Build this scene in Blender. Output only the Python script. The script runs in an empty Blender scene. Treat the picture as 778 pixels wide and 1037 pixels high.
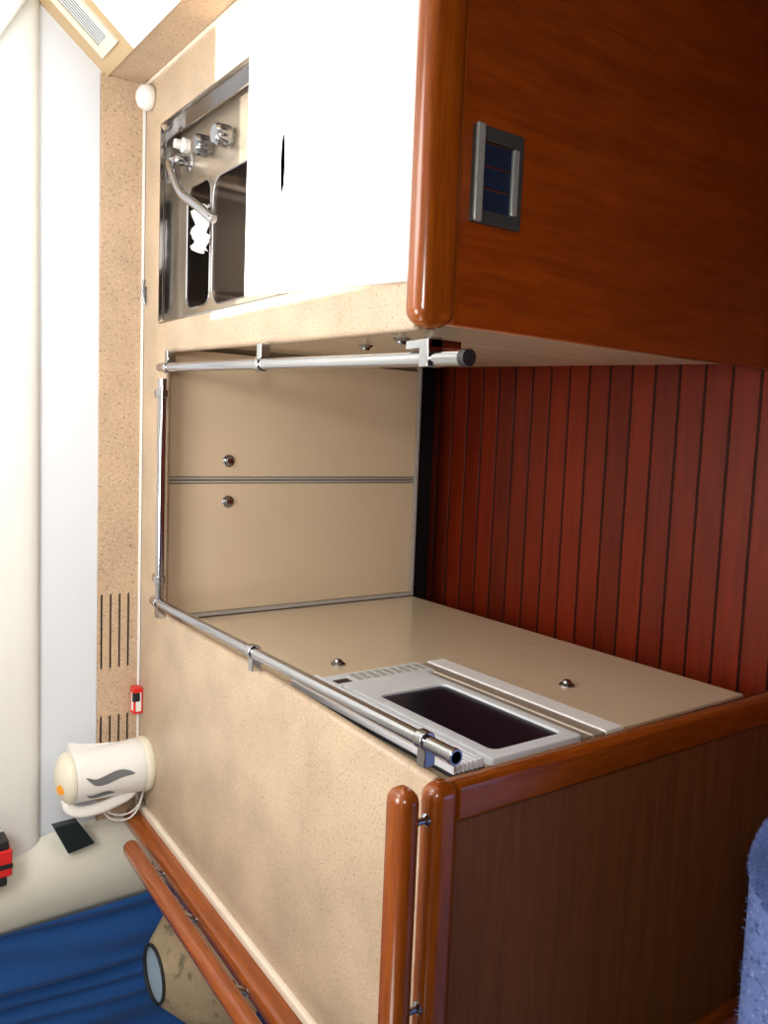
import bpy, bmesh, math, random
from mathutils import Vector, Matrix
random.seed(7)
scene = bpy.context.scene
COL = scene.collection
H = 0.92
SC = 0.82        # everything is laid out in units of 1.22 m high worktop, then brought to true size at the end
FZ = -0.17       # cabin sole

# ------------------------------------------------------------------ materials
def mat(name):
    m = bpy.data.materials.new(name); m.use_nodes = True
    nt = m.node_tree; b = nt.nodes['Principled BSDF']
    return m, nt, b

def plain(name, col, rough=0.5, metal=0.0, spec=0.5, coat=0.0, bump=0.0, bscale=60, sheen=0.0, emit=0.0):
    m, nt, b = mat(name)
    b.inputs['Base Color'].default_value = (*col, 1)
    b.inputs['Roughness'].default_value = rough
    b.inputs['Metallic'].default_value = metal
    b.inputs['Specular IOR Level'].default_value = spec
    b.inputs['Coat Weight'].default_value = coat
    b.inputs['Sheen Weight'].default_value = sheen
    # slight procedural variation
    tc = nt.nodes.new('ShaderNodeTexCoord'); n = nt.nodes.new('ShaderNodeTexNoise')
    n.inputs['Scale'].default_value = bscale; n.inputs['Detail'].default_value = 4
    nt.links.new(tc.outputs['Object'], n.inputs['Vector'])
    mx = nt.nodes.new('ShaderNodeMix'); mx.data_type = 'RGBA'
    mx.inputs[6].default_value = (*[c * 0.94 for c in col], 1); mx.inputs[7].default_value = (*[min(1, c * 1.04) for c in col], 1)
    nt.links.new(n.outputs['Fac'], mx.inputs[0]); nt.links.new(mx.outputs[2], b.inputs['Base Color'])
    if bump:
        bp = nt.nodes.new('ShaderNodeBump'); bp.inputs['Strength'].default_value = bump; bp.inputs['Distance'].default_value = 0.002
        nt.links.new(n.outputs['Fac'], bp.inputs['Height']); nt.links.new(bp.outputs['Normal'], b.inputs['Normal'])
    return m

def wood(name, dark, mid, light, axis='x', rough=0.3, coat=0.5, scale=1.0, stretch=14, contrast=(0.3, 0.7)):
    m, nt, b = mat(name)
    N = nt.nodes.new; L = nt.links.new
    tc = N('ShaderNodeTexCoord'); mp = N('ShaderNodeMapping')
    s = {'x': (1, stretch, stretch), 'y': (stretch, 1, stretch), 'z': (stretch, stretch, 1)}[axis]
    mp.inputs['Scale'].default_value = tuple(scale * v for v in s)
    L(tc.outputs['Object'], mp.inputs['Vector'])
    n1 = N('ShaderNodeTexNoise'); n1.inputs['Scale'].default_value = 1.6; n1.inputs['Detail'].default_value = 6; n1.inputs['Distortion'].default_value = 0.6
    n2 = N('ShaderNodeTexNoise'); n2.inputs['Scale'].default_value = 9; n2.inputs['Detail'].default_value = 5
    L(mp.outputs[0], n1.inputs['Vector']); L(mp.outputs[0], n2.inputs['Vector'])
    mm = N('ShaderNodeMath'); mm.operation = 'MULTIPLY_ADD'; mm.inputs[1].default_value = 0.35
    L(n2.outputs['Fac'], mm.inputs[0]); 
    m2 = N('ShaderNodeMath'); m2.operation = 'MULTIPLY'; m2.inputs[1].default_value = 0.355
    L(n1.outputs['Fac'], m2.inputs[0]); L(m2.outputs[0], mm.inputs[2])
    cr = N('ShaderNodeValToRGB'); e = cr.color_ramp.elements
    e[0].position = contrast[0]; e[0].color = (*dark, 1); e[1].position = contrast[1]; e[1].color = (*light, 1)
    k = e.new(0.5); k.color = (*mid, 1)
    L(mm.outputs[0], cr.inputs[0]); L(cr.outputs[0], b.inputs['Base Color'])
    b.inputs['Roughness'].default_value = rough; b.inputs['Coat Weight'].default_value = coat; b.inputs['Coat Roughness'].default_value = 0.12
    return m

def speckle(name, base, dark, light, scale=420, rough=0.45, stain=0.25):
    m, nt, b = mat(name); N = nt.nodes.new; L = nt.links.new
    tc = N('ShaderNodeTexCoord')
    v = N('ShaderNodeTexNoise'); v.inputs['Scale'].default_value = scale; v.inputs['Detail'].default_value = 3
    L(tc.outputs['Object'], v.inputs['Vector'])
    cr = N('ShaderNodeValToRGB'); e = cr.color_ramp.elements
    e[0].position = 0.30; e[0].color = (*dark, 1); e[1].position = 0.72; e[1].color = (*light, 1)
    a = e.new(0.42); a.color = (*base, 1); c = e.new(0.6); c.color = (*base, 1)
    L(v.outputs['Fac'], cr.inputs[0])
    n = N('ShaderNodeTexNoise'); n.inputs['Scale'].default_value = 9; n.inputs['Detail'].default_value = 6
    L(tc.outputs['Object'], n.inputs['Vector'])
    mr = N('ShaderNodeMapRange'); mr.inputs[1].default_value = 0.35; mr.inputs[2].default_value = 0.7; mr.inputs[3].default_value = 1.0; mr.inputs[4].default_value = 1 - stain
    L(n.outputs['Fac'], mr.inputs[0])
    mx = N('ShaderNodeMix'); mx.data_type = 'RGBA'; mx.blend_type = 'MULTIPLY'; mx.inputs[0].default_value = 1
    L(cr.outputs[0], mx.inputs[6]); L(mr.outputs[0], mx.inputs[7]); L(mx.outputs[2], b.inputs['Base Color'])
    b.inputs['Roughness'].default_value = rough
    return m

def floor_mat():
    m, nt, b = mat('cabin sole planks'); N = nt.nodes.new; L = nt.links.new
    tc = N('ShaderNodeTexCoord'); sp = N('ShaderNodeSeparateXYZ'); L(tc.outputs['Object'], sp.inputs[0])
    P = 0.0769 * SC
    a = N('ShaderNodeMath'); a.operation = 'ADD'; a.inputs[1].default_value = 0.050 * SC + P * 100
    L(sp.outputs['Y'], a.inputs[0])
    d = N('ShaderNodeMath'); d.operation = 'DIVIDE'; d.inputs[1].default_value = P; L(a.outputs[0], d.inputs[0])
    fr = N('ShaderNodeMath'); fr.operation = 'FRACT'; L(d.outputs[0], fr.inputs[0])
    fl = N('ShaderNodeMath'); fl.operation = 'FLOOR'; L(d.outputs[0], fl.inputs[0])
    pp = N('ShaderNodeMath'); pp.operation = 'PINGPONG'; pp.inputs[1].default_value = 0.5; L(fr.outputs[0], pp.inputs[0])
    g = N('ShaderNodeMapRange'); g.inputs[1].default_value = 0.02; g.inputs[2].default_value = 0.06; L(pp.outputs[0], g.inputs[0])
    mp = N('ShaderNodeMapping'); mp.inputs['Scale'].default_value = (3, 30, 30); L(tc.outputs['Object'], mp.inputs['Vector'])
    n = N('ShaderNodeTexNoise'); n.inputs['Scale'].default_value = 2; n.inputs['Detail'].default_value = 6; L(mp.outputs[0], n.inputs['Vector'])
    wn = N('ShaderNodeTexWhiteNoise'); wn.noise_dimensions = '1D'; L(fl.outputs[0], wn.inputs['W'])
    s = N('ShaderNodeMath'); s.operation = 'MULTIPLY_ADD'; s.inputs[1].default_value = 0.35; L(wn.outputs['Value'], s.inputs[0])
    s2 = N('ShaderNodeMath'); s2.operation = 'MULTIPLY'; s2.inputs[1].default_value = 0.75; L(n.outputs['Fac'], s2.inputs[0]); L(s2.outputs[0], s.inputs[2])
    cr = N('ShaderNodeValToRGB'); e = cr.color_ramp.elements
    e[0].position = 0.2; e[0].color = (0.07, 0.006, 0.001, 1); e[1].position = 0.8; e[1].color = (0.185, 0.016, 0.002, 1)
    L(s.outputs[0], cr.inputs[0])
    mx = N('ShaderNodeMix'); mx.data_type = 'RGBA'; mx.inputs[6].default_value = (0.012, 0.003, 0.002, 1)
    L(g.outputs[0], mx.inputs[0]); L(cr.outputs[0], mx.inputs[7]); L(mx.outputs[2], b.inputs['Base Color'])
    bp = N('ShaderNodeBump'); bp.inputs['Distance'].default_value = 0.003; L(g.outputs[0], bp.inputs['Height']); L(bp.outputs['Normal'], b.inputs['Normal'])
    b.inputs['Roughness'].default_value = 0.4; b.inputs['Specular IOR Level'].default_value = 0.25
    return m

M = {}
M['laminate'] = speckle('beige speckled laminate', (0.52, 0.395, 0.275), (0.30, 0.20, 0.125), (0.64, 0.51, 0.38), 260, 0.42, 0.22)
M['splash'] = speckle('tan speckled laminate', (0.55, 0.40, 0.27), (0.28, 0.18, 0.11), (0.72, 0.56, 0.42), 210, 0.5, 0.15)
M['door'] = plain('cream gloss laminate', (0.68, 0.55, 0.385), 0.22, coat=0.35, bscale=4)
M['carcass'] = plain('cabinet carcass', (0.42, 0.33, 0.22), 0.5)
M['teak'] = wood('varnished teak', (0.22, 0.046, 0.003), (0.36, 0.086, 0.005), (0.48, 0.135, 0.010), 'x', 0.25, 0.45, 1.6, 12)
M['teak_y'] = wood('varnished teak lengthwise', (0.22, 0.046, 0.003), (0.36, 0.086, 0.005), (0.48, 0.135, 0.010), 'y', 0.25, 0.45, 1.6, 12)
M['teak_z'] = wood('varnished teak upright', (0.22, 0.046, 0.003), (0.36, 0.086, 0.005), (0.48, 0.135, 0.010), 'z', 0.25, 0.45, 1.6, 12)
M['panel_teak'] = wood('teak veneer panel', (0.20, 0.032, 0.002), (0.36, 0.066, 0.004), (0.50, 0.105, 0.007), 'z', 0.36, 0.3, 1.3, 9, (0.25, 0.75))
M['veneer'] = wood('brown veneer panel', (0.15, 0.048, 0.011), (0.24, 0.083, 0.020), (0.32, 0.12, 0.030), 'x', 0.6, 0.0, 1.6, 34)
M['floor'] = floor_mat()
M['chrome'] = plain('chrome', (0.52, 0.53, 0.56), 0.14, 1.0, bscale=3)
M['dark_chrome'] = plain('smoked chrome', (0.35, 0.36, 0.38), 0.2, 1.0)
M['steel'] = plain('stainless steel', (0.52, 0.44, 0.34), 0.3, 0.8, bscale=8)  # beige reflections on the deck are put into the base colour
M['steel_wall'] = plain('polished steel wall', (0.42, 0.40, 0.38), 0.18, 1.0, bscale=14)
M['bowl'] = plain('polished sink bowl', (0.30, 0.26, 0.23), 0.22, 1.0, bscale=12)
M['alu'] = plain('aluminium strip', (0.50, 0.48, 0.45), 0.35, 0.2)
M['slat_metal'] = plain('pale louvre slats', (0.75, 0.76, 0.80), 0.35, 0.1)
M['white_lid'] = plain('white gloss board', (0.9, 0.9, 0.9), 0.25, coat=0.3)
M['white_wall'] = plain('white painted panel', (0.70, 0.74, 0.80), 0.45, bscale=3)
M['cream_wall'] = plain('cream padded lining', (0.76, 0.77, 0.74), 0.55, bscale=3)
M['post'] = plain('cream vinyl', (0.68, 0.67, 0.58), 0.5, bscale=5)
M['white_plastic'] = plain('white plastic', (0.82, 0.82, 0.80), 0.3, coat=0.3)
M['cream_plastic'] = plain('cream plastic', (0.72, 0.68, 0.55), 0.35)
M['mw_white'] = plain('microwave front white', (0.70, 0.73, 0.76), 0.35)
M['mw_grey'] = plain('grey brown strip', (0.30, 0.25, 0.20), 0.4)
M['black'] = plain('black gloss', (0.006, 0.006, 0.012), 0.25, spec=0.15)
M['black_matte'] = plain('black matt', (0.01, 0.01, 0.012), 0.6)
M['slot_shade'] = plain('slot shade', (0.0004, 0.0004, 0.0006), 0.9, spec=0.0)  # near black, paints the dark of the slot on an uncut board
M['rubber'] = plain('black rubber', (0.012, 0.012, 0.014), 0.5)
M['grey_inlay'] = plain('grey translucent inlay', (0.16, 0.17, 0.18), 0.3, bscale=200)
M['orange'] = plain('orange switch', (0.85, 0.33, 0.03), 0.4)
M['red'] = plain('red plastic', (0.70, 0.02, 0.02), 0.35)
M['fitting'] = plain('weathered steel frame', (0.07, 0.085, 0.085), 0.25, 0.4)
M['fitting_light'] = plain('bright steel edge', (0.45, 0.50, 0.47), 0.3, 0.5)
M['blue_glass'] = plain('dark blue segment', (0.008, 0.022, 0.05), 0.2)
M['socket'] = plain('dark green black plate', (0.01, 0.018, 0.02), 0.3)
M['curtain'] = plain('blue curtain cloth', (0.006, 0.07, 0.27), 0.9, sheen=0.1, bump=0.2, bscale=300)
M['towel'] = speckle('blue towelling', (0.17, 0.25, 0.58), (0.06, 0.09, 0.32), (0.36, 0.45, 0.80), 120, 0.95, 0.35)
M['shade'] = speckle('mottled parchment', (0.33, 0.25, 0.15), (0.12, 0.10, 0.06), (0.40, 0.32, 0.2), 34, 0.8, 0.35)
M['shade_in'] = plain('pale blue inside', (0.30, 0.40, 0.50), 0.6)
M['trimwhite'] = plain('white bead', (0.85, 0.85, 0.84), 0.35)
M['bead_beige'] = plain('pale beige bead', (0.75, 0.66, 0.54), 0.4)
M['beige_board'] = plain('beige smooth board', (0.50, 0.36, 0.20), 0.45, bscale=5)
M['vent_grey'] = plain('vent grey', (0.05, 0.05, 0.045), 0.5)
M['cloth'] = plain('white cloth', (0.85, 0.85, 0.86), 0.8)
M['ceiling'] = plain('white headliner', (0.75, 0.75, 0.72), 0.6)

# ------------------------------------------------------------------ helpers
def obj(name, bm, m, parent=None, smooth=None, bevel=0, label=None, kind=None):
    me = bpy.data.meshes.new(name)
    bmesh.ops.recalc_face_normals(bm, faces=bm.faces)
    bm.to_mesh(me); bm.free()
    ms = m if isinstance(m, (list, tuple)) else [m]
    for k in ms: me.materials.append(k)
    o = bpy.data.objects.new(name, me); COL.objects.link(o)
    if smooth:
        me.polygons.foreach_set('use_smooth', [True] * len(me.polygons))
        try: me.set_sharp_from_angle(angle=math.radians(smooth))
        except Exception: pass
    if bevel:
        md = o.modifiers.new('bevel', 'BEVEL'); md.width = bevel; md.segments = 3; md.limit_method = 'ANGLE'
        md.harden_normals = False
        me.polygons.foreach_set('use_smooth', [True] * len(me.polygons))
        try: me.set_sharp_from_angle(angle=math.radians(40))
        except Exception: pass
    if parent is not None:
        o.parent = parent
        w = Vector((0, 0, 0)); q = parent
        while q is not None:
            w += q.location; q = q.parent
        o.location = -w
    if label: o['label'] = label
    if kind: o['kind'] = kind
    return o

def tag(o, label, cat, group=None):
    o['label'] = label; o['category'] = cat
    if group: o['group'] = group
    return o

def thing(name, label, cat, loc, group=None):
    o = bpy.data.objects.new(name, None); COL.objects.link(o)
    o.location = loc; o.empty_display_size = 0.05
    return tag(o, label, cat, group)

def box(bm, x0, x1, y0, y1, z0, z1, rot=None, piv=None):
    vs = [bm.verts.new((x, y, z)) for x in (x0, x1) for y in (y0, y1) for z in (z0, z1)]
    for f in ((0, 1, 3, 2), (4, 6, 7, 5), (0, 4, 5, 1), (2, 3, 7, 6), (0, 2, 6, 4), (1, 5, 7, 3)):
        bm.faces.new([vs[i] for i in f])
    if rot is not None:
        bmesh.ops.rotate(bm, verts=vs, cent=piv, matrix=rot)
    return vs

def B(*a, **k):
    bm = bmesh.new(); box(bm, *a, **k); return bm

def prism(bm, pts, z0, z1):
    a = [bm.verts.new((x, y, z0)) for x, y in pts]; b = [bm.verts.new((x, y, z1)) for x, y in pts]
    n = len(pts)
    bm.faces.new(a[::-1]); bm.faces.new(b)
    for i in range(n): bm.faces.new((a[i], a[(i + 1) % n], b[(i + 1) % n], b[i]))
    return a + b

def frame_axes(t, up=Vector((0, 0, 1))):
    t = t.normalized()
    if abs(t.dot(up)) > 0.98: up = Vector((0, 1, 0))
    s = t.cross(up).normalized(); u = s.cross(t).normalized()
    return s, u

def sweep(bm, path, prof, closed=False, caps=True, scales=None, up=Vector((0, 0, 1))):
    """prof: list of (side, up) offsets"""
    path = [Vector(p) for p in path]; rings = []; n = len(path)
    for i, p in enumerate(path):
        if closed: t = path[(i + 1) % n] - path[i - 1]
        else: t = path[min(i + 1, n - 1)] - path[max(i - 1, 0)]
        s, u = frame_axes(t, up)
        k = scales[i] if scales else 1
        rings.append([bm.verts.new(p + s * a * k + u * b * k) for a, b in prof])
    m = len(prof)
    rng = range(n) if closed else range(n - 1)
    for i in rng:
        A, C = rings[i], rings[(i + 1) % n]
        for j in range(m): bm.faces.new((A[j], A[(j + 1) % m], C[(j + 1) % m], C[j]))
    if caps and not closed:
        bm.faces.new(rings[0][::-1]); bm.faces.new(rings[-1])

def crv(P, m=5):
    P = [Vector(p) for p in P]; out = []
    for i in range(len(P) - 1):
        for k in range(m):
            t = k / m; p0 = P[max(i - 1, 0)]; p1 = P[i]; p2 = P[i + 1]; p3 = P[min(i + 2, len(P) - 1)]
            out.append(0.5 * ((2 * p1) + (p2 - p0) * t + (2 * p0 - 5 * p1 + 4 * p2 - p3) * t * t + (3 * p1 - p0 - 3 * p2 + p3) * t ** 3))
    return out + [P[-1]]

def circ(r, n=16, rx=None):
    rx = rx or r
    return [(rx * math.cos(2 * math.pi * i / n), r * math.sin(2 * math.pi * i / n)) for i in range(n)]

def rrect(w, h, r, n=4):
    pts = []
    for cx, cy, a0 in ((w / 2 - r, h / 2 - r, 0), (-w / 2 + r, h / 2 - r, 90), (-w / 2 + r, -h / 2 + r, 180), (w / 2 - r, -h / 2 + r, 270)):
        for i in range(n + 1):
            a = math.radians(a0 + 90 * i / n); pts.append((cx + r * math.cos(a), cy + r * math.sin(a)))
    return pts

def tube(bm, path, r, n=16, **k): sweep(bm, path, circ(r, n), **k)

def rounded_bar(bm, a, b, w, h, r):
    """bar with a rounded rectangular section and softly rounded ends"""
    a = Vector(a); b = Vector(b); L = (b - a).length; d = (b - a).normalized()
    path = []; sc = []
    e = min(w, h) * 0.55
    for k in range(7):
        t = k / 6; path.append(a + d * (e * (1 - math.cos(t * math.pi / 2)))); sc.append(max(0.25, math.sin(t * math.pi / 2)))
    for k in range(7):
        t = 1 - k / 6; path.append(b - d * (e * (1 - math.cos(t * math.pi / 2)))); sc.append(max(0.25, math.sin(t * math.pi / 2)))
    # first ring must differ along path
    sweep(bm, path, rrect(w, h, r), scales=sc)

def lathe(bm, prof, axis_o, axis=Vector((0, 0, 1)), n=32, sx=1.0):
    axis = Vector(axis).normalized(); s, u = frame_axes(axis, Vector((0, 1, 0)) if abs(axis.z) > .9 else Vector((0, 0, 1)))
    o = Vector(axis_o); rings = []
    for r, h in prof:
        if r < 1e-6: rings.append([bm.verts.new(o + axis * h)]); continue
        rings.append([bm.verts.new(o + axis * h + s * (r * sx * math.cos(2 * math.pi * i / n)) + u * (r * math.sin(2 * math.pi * i / n))) for i in range(n)])
    for A, C in zip(rings, rings[1:]):
        for j in range(n):
            k = (j + 1) % n
            if len(A) == 1 and len(C) == 1: continue
            if len(A) == 1: bm.faces.new((A[0], C[k], C[j]))
            elif len(C) == 1: bm.faces.new((A[j], A[k], C[0]))
            else: bm.faces.new((A[j], A[k], C[k], C[j]))
    if len(rings[0]) > 1: bm.faces.new(rings[0][::-1])
    if len(rings[-1]) > 1: bm.faces.new(rings[-1])

def plate(loops, thick, bev, origin, ex, ey):
    """flat plate with holes: 2-D loops in the (ex, ey) plane, centred thickness"""
    cu = bpy.data.curves.new('plate', 'CURVE'); cu.dimensions = '2D'; cu.fill_mode = 'BOTH'
    cu.extrude = thick / 2 - bev; cu.bevel_depth = bev; cu.bevel_resolution = 3; cu.offset = -bev
    for lp in loops:
        s = cu.splines.new('POLY'); s.points.add(len(lp) - 1); s.use_cyclic_u = True
        for i, (x, y) in enumerate(lp): s.points[i].co = (x, y, 0, 1)
    tmp = bpy.data.objects.new('plate', cu); COL.objects.link(tmp)
    bpy.context.view_layer.update()
    dg = bpy.context.evaluated_depsgraph_get()
    me = bpy.data.meshes.new_from_object(tmp.evaluated_get(dg))
    bm = bmesh.new(); bm.from_mesh(me)
    bmesh.ops.remove_doubles(bm, verts=bm.verts, dist=1e-5)
    ex = Vector(ex).normalized(); ey = Vector(ey).normalized(); ez = ex.cross(ey)
    T = Matrix((ex, ey, ez)).transposed().to_4x4(); T.translation = Vector(origin)
    bmesh.ops.transform(bm, matrix=T, verts=bm.verts)
    bpy.data.objects.remove(tmp); bpy.data.curves.remove(cu); bpy.data.meshes.remove(me)
    return bm

def rect_loop(x0, x1, y0, y1, r=0.0, n=5):
    if r <= 0: return [(x0, y0), (x1, y0), (x1, y1), (x0, y1)]
    cx, cy = (x0 + x1) / 2, (y0 + y1) / 2
    return [(cx + a, cy + b) for a, b in rrect(abs(x1 - x0), abs(y1 - y0), r, n)]

def struct(name, bm, m, **k): return obj(name, bm, m, kind='structure', **k)

# ------------------------------------------------------------------ setting
XR = 1.505     # right side splash
YB = 0.147     # back splash plane
CEIL = 2.05
SL = Vector((0.115, 0, 0.145)).normalized()      # slope direction of the right hand hull side
SN = Vector((-0.145, 0, 0.115)).normalized()     # its normal, towards the galley

struct('floor', B(-1.9, 2.6, -3.3, 0.3, FZ - 0.05, FZ), M['floor'])
# back wall: lower white panel, upper cream lining with a rounded lower edge
bm = bmesh.new(); box(bm, -1.9, 2.6, YB, YB + 0.05, FZ, 1.215)
struct('wall_back', bm, M['white_wall'])
bm = bmesh.new()
prof = [(YB + .05, 1.203), (YB - .004, 1.203), (YB - .012, 1.207), (YB - .018, 1.216), (YB - .022, 1.232), (YB - .024, 1.26), (YB - .024, CEIL), (YB + .05, CEIL)]
va = [bm.verts.new((-1.9, y, z)) for y, z in prof]; vb = [bm.verts.new((2.6, y, z)) for y, z in prof]
bm.faces.new(va); bm.faces.new(vb[::-1])
for i in range(len(prof)): j = (i + 1) % len(prof); bm.faces.new((va[i], va[j], vb[j], vb[i]))
struct('trim_1', bm, M['cream_wall'], smooth=50)
# left and front walls (room shell)
struct('wall_left', B(-1.95, -1.9, -3.3, 0.3, FZ, CEIL), M['cream_wall'])
struct('wall_front', B(-1.9, 2.6, -3.35, -3.3, FZ, CEIL), M['veneer'])
struct('wall_right', B(2.55, 2.6, -3.3, YB, FZ, CEIL), M['cream_wall'])
# ceiling with the deck hatch opening
hatch = rect_loop(0.815, 1.78, -0.925, -0.103)
struct('ceiling', plate([rect_loop(-1.95, 2.6, -3.35, 0.2), hatch, rect_loop(-0.15, 0.55, -1.9, -1.3)], 0.04, 0.002, (0, 0, CEIL + 0.02), (1, 0, 0), (0, 1, 0)), M['ceiling'])

# back splash with ventilation slots
slots = []
for k in range(4):
    z = 1.0320 - 0.0262 * k
    for a, b in ((-0.162, 0.060), (-0.49, -0.304)):
        slots.append(rect_loop(a, b, z - 0.0032, z + 0.0032, 0.003, 3))
bm = plate([rect_loop(-0.62, XR, 0.0, 1.044)] + slots, 0.008, 0.0008, (0, YB - 0.005, 0), (1, 0, 0), (0, 0, 1))
sp = struct('trim_2', bm, M['splash'])
bm = bmesh.new(); box(bm, -0.55, 0.12, YB - 0.0012, YB - 0.0004, 0.94, 1.042)
obj('vent_backing', bm, M['black_matte'], sp)
# right side splash, low
struct('trim_3', B(XR, XR + 0.03, -1.13, YB - .01, H, 1.030), M['splash'])
# joint beads between worktop and splash
bm = bmesh.new(); box(bm, -0.60, XR, YB - 0.014, YB - 0.009, H, H + 0.006); struct('trim_4', bm, M['trimwhite'])
bm = bmesh.new(); box(bm, XR - 0.012, XR - 0.002, -1.13, YB - 0.014, H, H + 0.006); struct('trim_5', bm, M['bead_beige'])
# sloping hull side above the side splash
def slope_board(bm, s0, s1, y0, y1, t0, t1):
    o = Vector((1.5, 0, 1.026)); vs = []
    for s in (s0, s1):
        for y in (y0, y1):
            for t in (t0, t1):
                vs.append(bm.verts.new(o + SL * s + Vector((0, y, 0)) + SN * t))
    for f in ((0, 1, 3, 2), (4, 6, 7, 5), (0, 4, 5, 1), (2, 3, 7, 6), (0, 2, 6, 4), (1, 5, 7, 3)):
        bm.faces.new([vs[i] for i in f])
bm = bmesh.new(); slope_board(bm, 0, 1.27, -0.083, 0.150, -0.03, 0.0); struct('trim_6', bm, M['beige_board'])
bm = bmesh.new(); slope_board(bm, 0, 1.27, -2.2, -0.085, -0.03, 0.006); struct('trim_7', bm, M['white_lid'])
bm = bmesh.new(); slope_board(bm, 0.235, 0.30, -0.086, -0.083, -0.0, 0.001)
struct('trim_8', bm, M['bead_beige'])

bm = bmesh.new(); q5 = [(1.15, 1.518), (1.513, 1.302), (1.64, 1.2265), (1.66, 1.30), (1.66, 2.04), (1.15, 2.04)]
A = [bm.verts.new((x, 0.100, z)) for x, z in q5]; C = [bm.verts.new((x, 0.1225, z)) for x, z in q5]
bm.faces.new(A); bm.faces.new(C[::-1])
for i in range(6): j = (i + 1) % 6; bm.faces.new((A[i], A[j], C[j], C[i]))
struct('trim_10', bm, M['cream_wall'], bevel=0.008)
# air vent on the sloping board
vt = thing('air_vent', 'white framed louvred air vent on the sloping beige board, top corner', 'vent', (1.53, 0.02, 1.05))
o = Vector((1.5, 0, 1.026))
bm = bmesh.new()
for a in ((0.036, 0.062, -0.045, 0.078), (0.30, 0.325, -0.045, 0.078), (0.062, 0.30, 0.052, 0.078), (0.062, 0.30, -0.045, -0.022)):
    slope_board(bm, a[0], a[1], a[2], a[3], 0.0, 0.007)
obj('vent_frame', bm, M['cream_plastic'], vt)
bm = bmesh.new(); slope_board(bm, 0.062, 0.30, -0.022, 0.052, 0.0002, 0.0016); obj('vent_backing', bm, M['vent_grey'], vt)
for k in range(6):
    y = -0.016 + k * 0.0115
    bm = bmesh.new(); slope_board(bm, 0.062, 0.30, y, y + 0.0045, 0.0016, 0.0035); obj('slat', bm, M['mw_white'], vt)

# ------------------------------------------------------------------ worktop
def arc(cx, cy, r, a0, a1, n=6):
    return [(cx + r * math.cos(math.radians(a0 + (a1 - a0) * i / n)), cy + r * math.sin(math.radians(a0 + (a1 - a0) * i / n))) for i in range(n + 1)]
outer = [(-0.585, 0.137), (1.504, 0.137), (1.504, -1.148), (0.728, -1.148), (0.738, -0.64)]
outer += arc(0.752 - 0.05, -0.03 - 0.05, 0.05, 0, 90)          # back right inner corner
outer += arc(0.027 + 0.05, -0.03 - 0.05, 0.05, 90, 180)
outer += [(0.022, -0.62), (-0.002, -1.248), (-0.660, -1.248), (-0.62, -0.5)]
sinkhole = rect_loop(0.838, 1.365, -1.00, 0.020, 0.012)
wt = obj('worktop', plate([outer, sinkhole], 0.024, 0.011, (0, 0, H - 0.012), (1, 0, 0), (0, 1, 0)), M['laminate'], smooth=50)
tag(wt, 'U-shaped beige speckled galley worktop with rounded front edge', 'worktop')

# ------------------------------------------------------------------ sink
sk = thing('sink', 'recessed stainless steel double sink in the right worktop beside the white lid', 'sink', (1.1, -0.2, 0.70))
DZ = 0.858
b1 = rect_loop(0.875, 1.195, -0.188, -0.035, 0.035)
b2 = rect_loop(0.870, 1.188, -0.620, -0.204, 0.045)
obj('deck', plate([rect_loop(0.838, 1.365, -1.0, 0.02), b1, b2], 0.004, 0.0015, (0, 0, DZ), (1, 0, 0), (0, 1, 0)), M['steel'], sk, smooth=40)
bm = bmesh.new()
box(bm, 0.834, 0.838, -1.0, 0.024, DZ - .002, H - .002); box(bm, 0.834, 1.369, 0.020, 0.024, DZ - .002, H - .002); box(bm, 0.834, 1.369, -1.004, -1.0, DZ - .002, H - .002)
box(bm, 1.365, 1.369, -1.0, 0.02, DZ - .002, H - .002)
obj('rim_wall', bm, M['steel_wall'], sk)
bm = bmesh.new(); box(bm, 1.345, 1.365, -1.0, 0.019, 0.878, 0.884); box(bm, 0.838, 1.345, 0.016, 0.020, 0.900, 0.903)
obj('ledge', bm, M['chrome'], sk)
def bowl(loop, depth, name):
    bm = bmesh.new(); cx = sum(p[0] for p in loop) / len(loop); cy = sum(p[1] for p in loop) / len(loop); rings = []
    for s, z in ((1.0, 0), (0.985, -0.01), (0.95, -depth * .8), (0.88, -depth * .95), (0.6, -depth)):
        rings.append([bm.verts.new((cx + (x - cx) * s, cy + (y - cy) * s, DZ - .001 + z)) for x, y in loop])
    for A, C in zip(rings, rings[1:]):
        for j in range(len(loop)): k = (j + 1) % len(loop); bm.faces.new((A[j], A[k], C[k], C[j]))
    bm.faces.new(rings[-1])
    o = obj(name, bm, M['bowl'], sk, smooth=60)
    bm = bmesh.new(); lathe(bm, [(0.026, 0.001), (0.026, 0.003), (0.018, 0.004), (0.016, 0.002), (0, 0.002)], (cx, cy, DZ - .001 - depth), n=24); obj('drain', bm, M['chrome'], o, smooth=40)
    bm = bmesh.new(); sweep(bm, [(x, y, DZ + .002) for x, y in loop], circ(0.0022, 8), closed=True); obj('rim', bm, M['chrome'], o, smooth=60)
bowl(b1, 0.12, 'bowl'); bowl(b2, 0.15, 'bowl')
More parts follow.
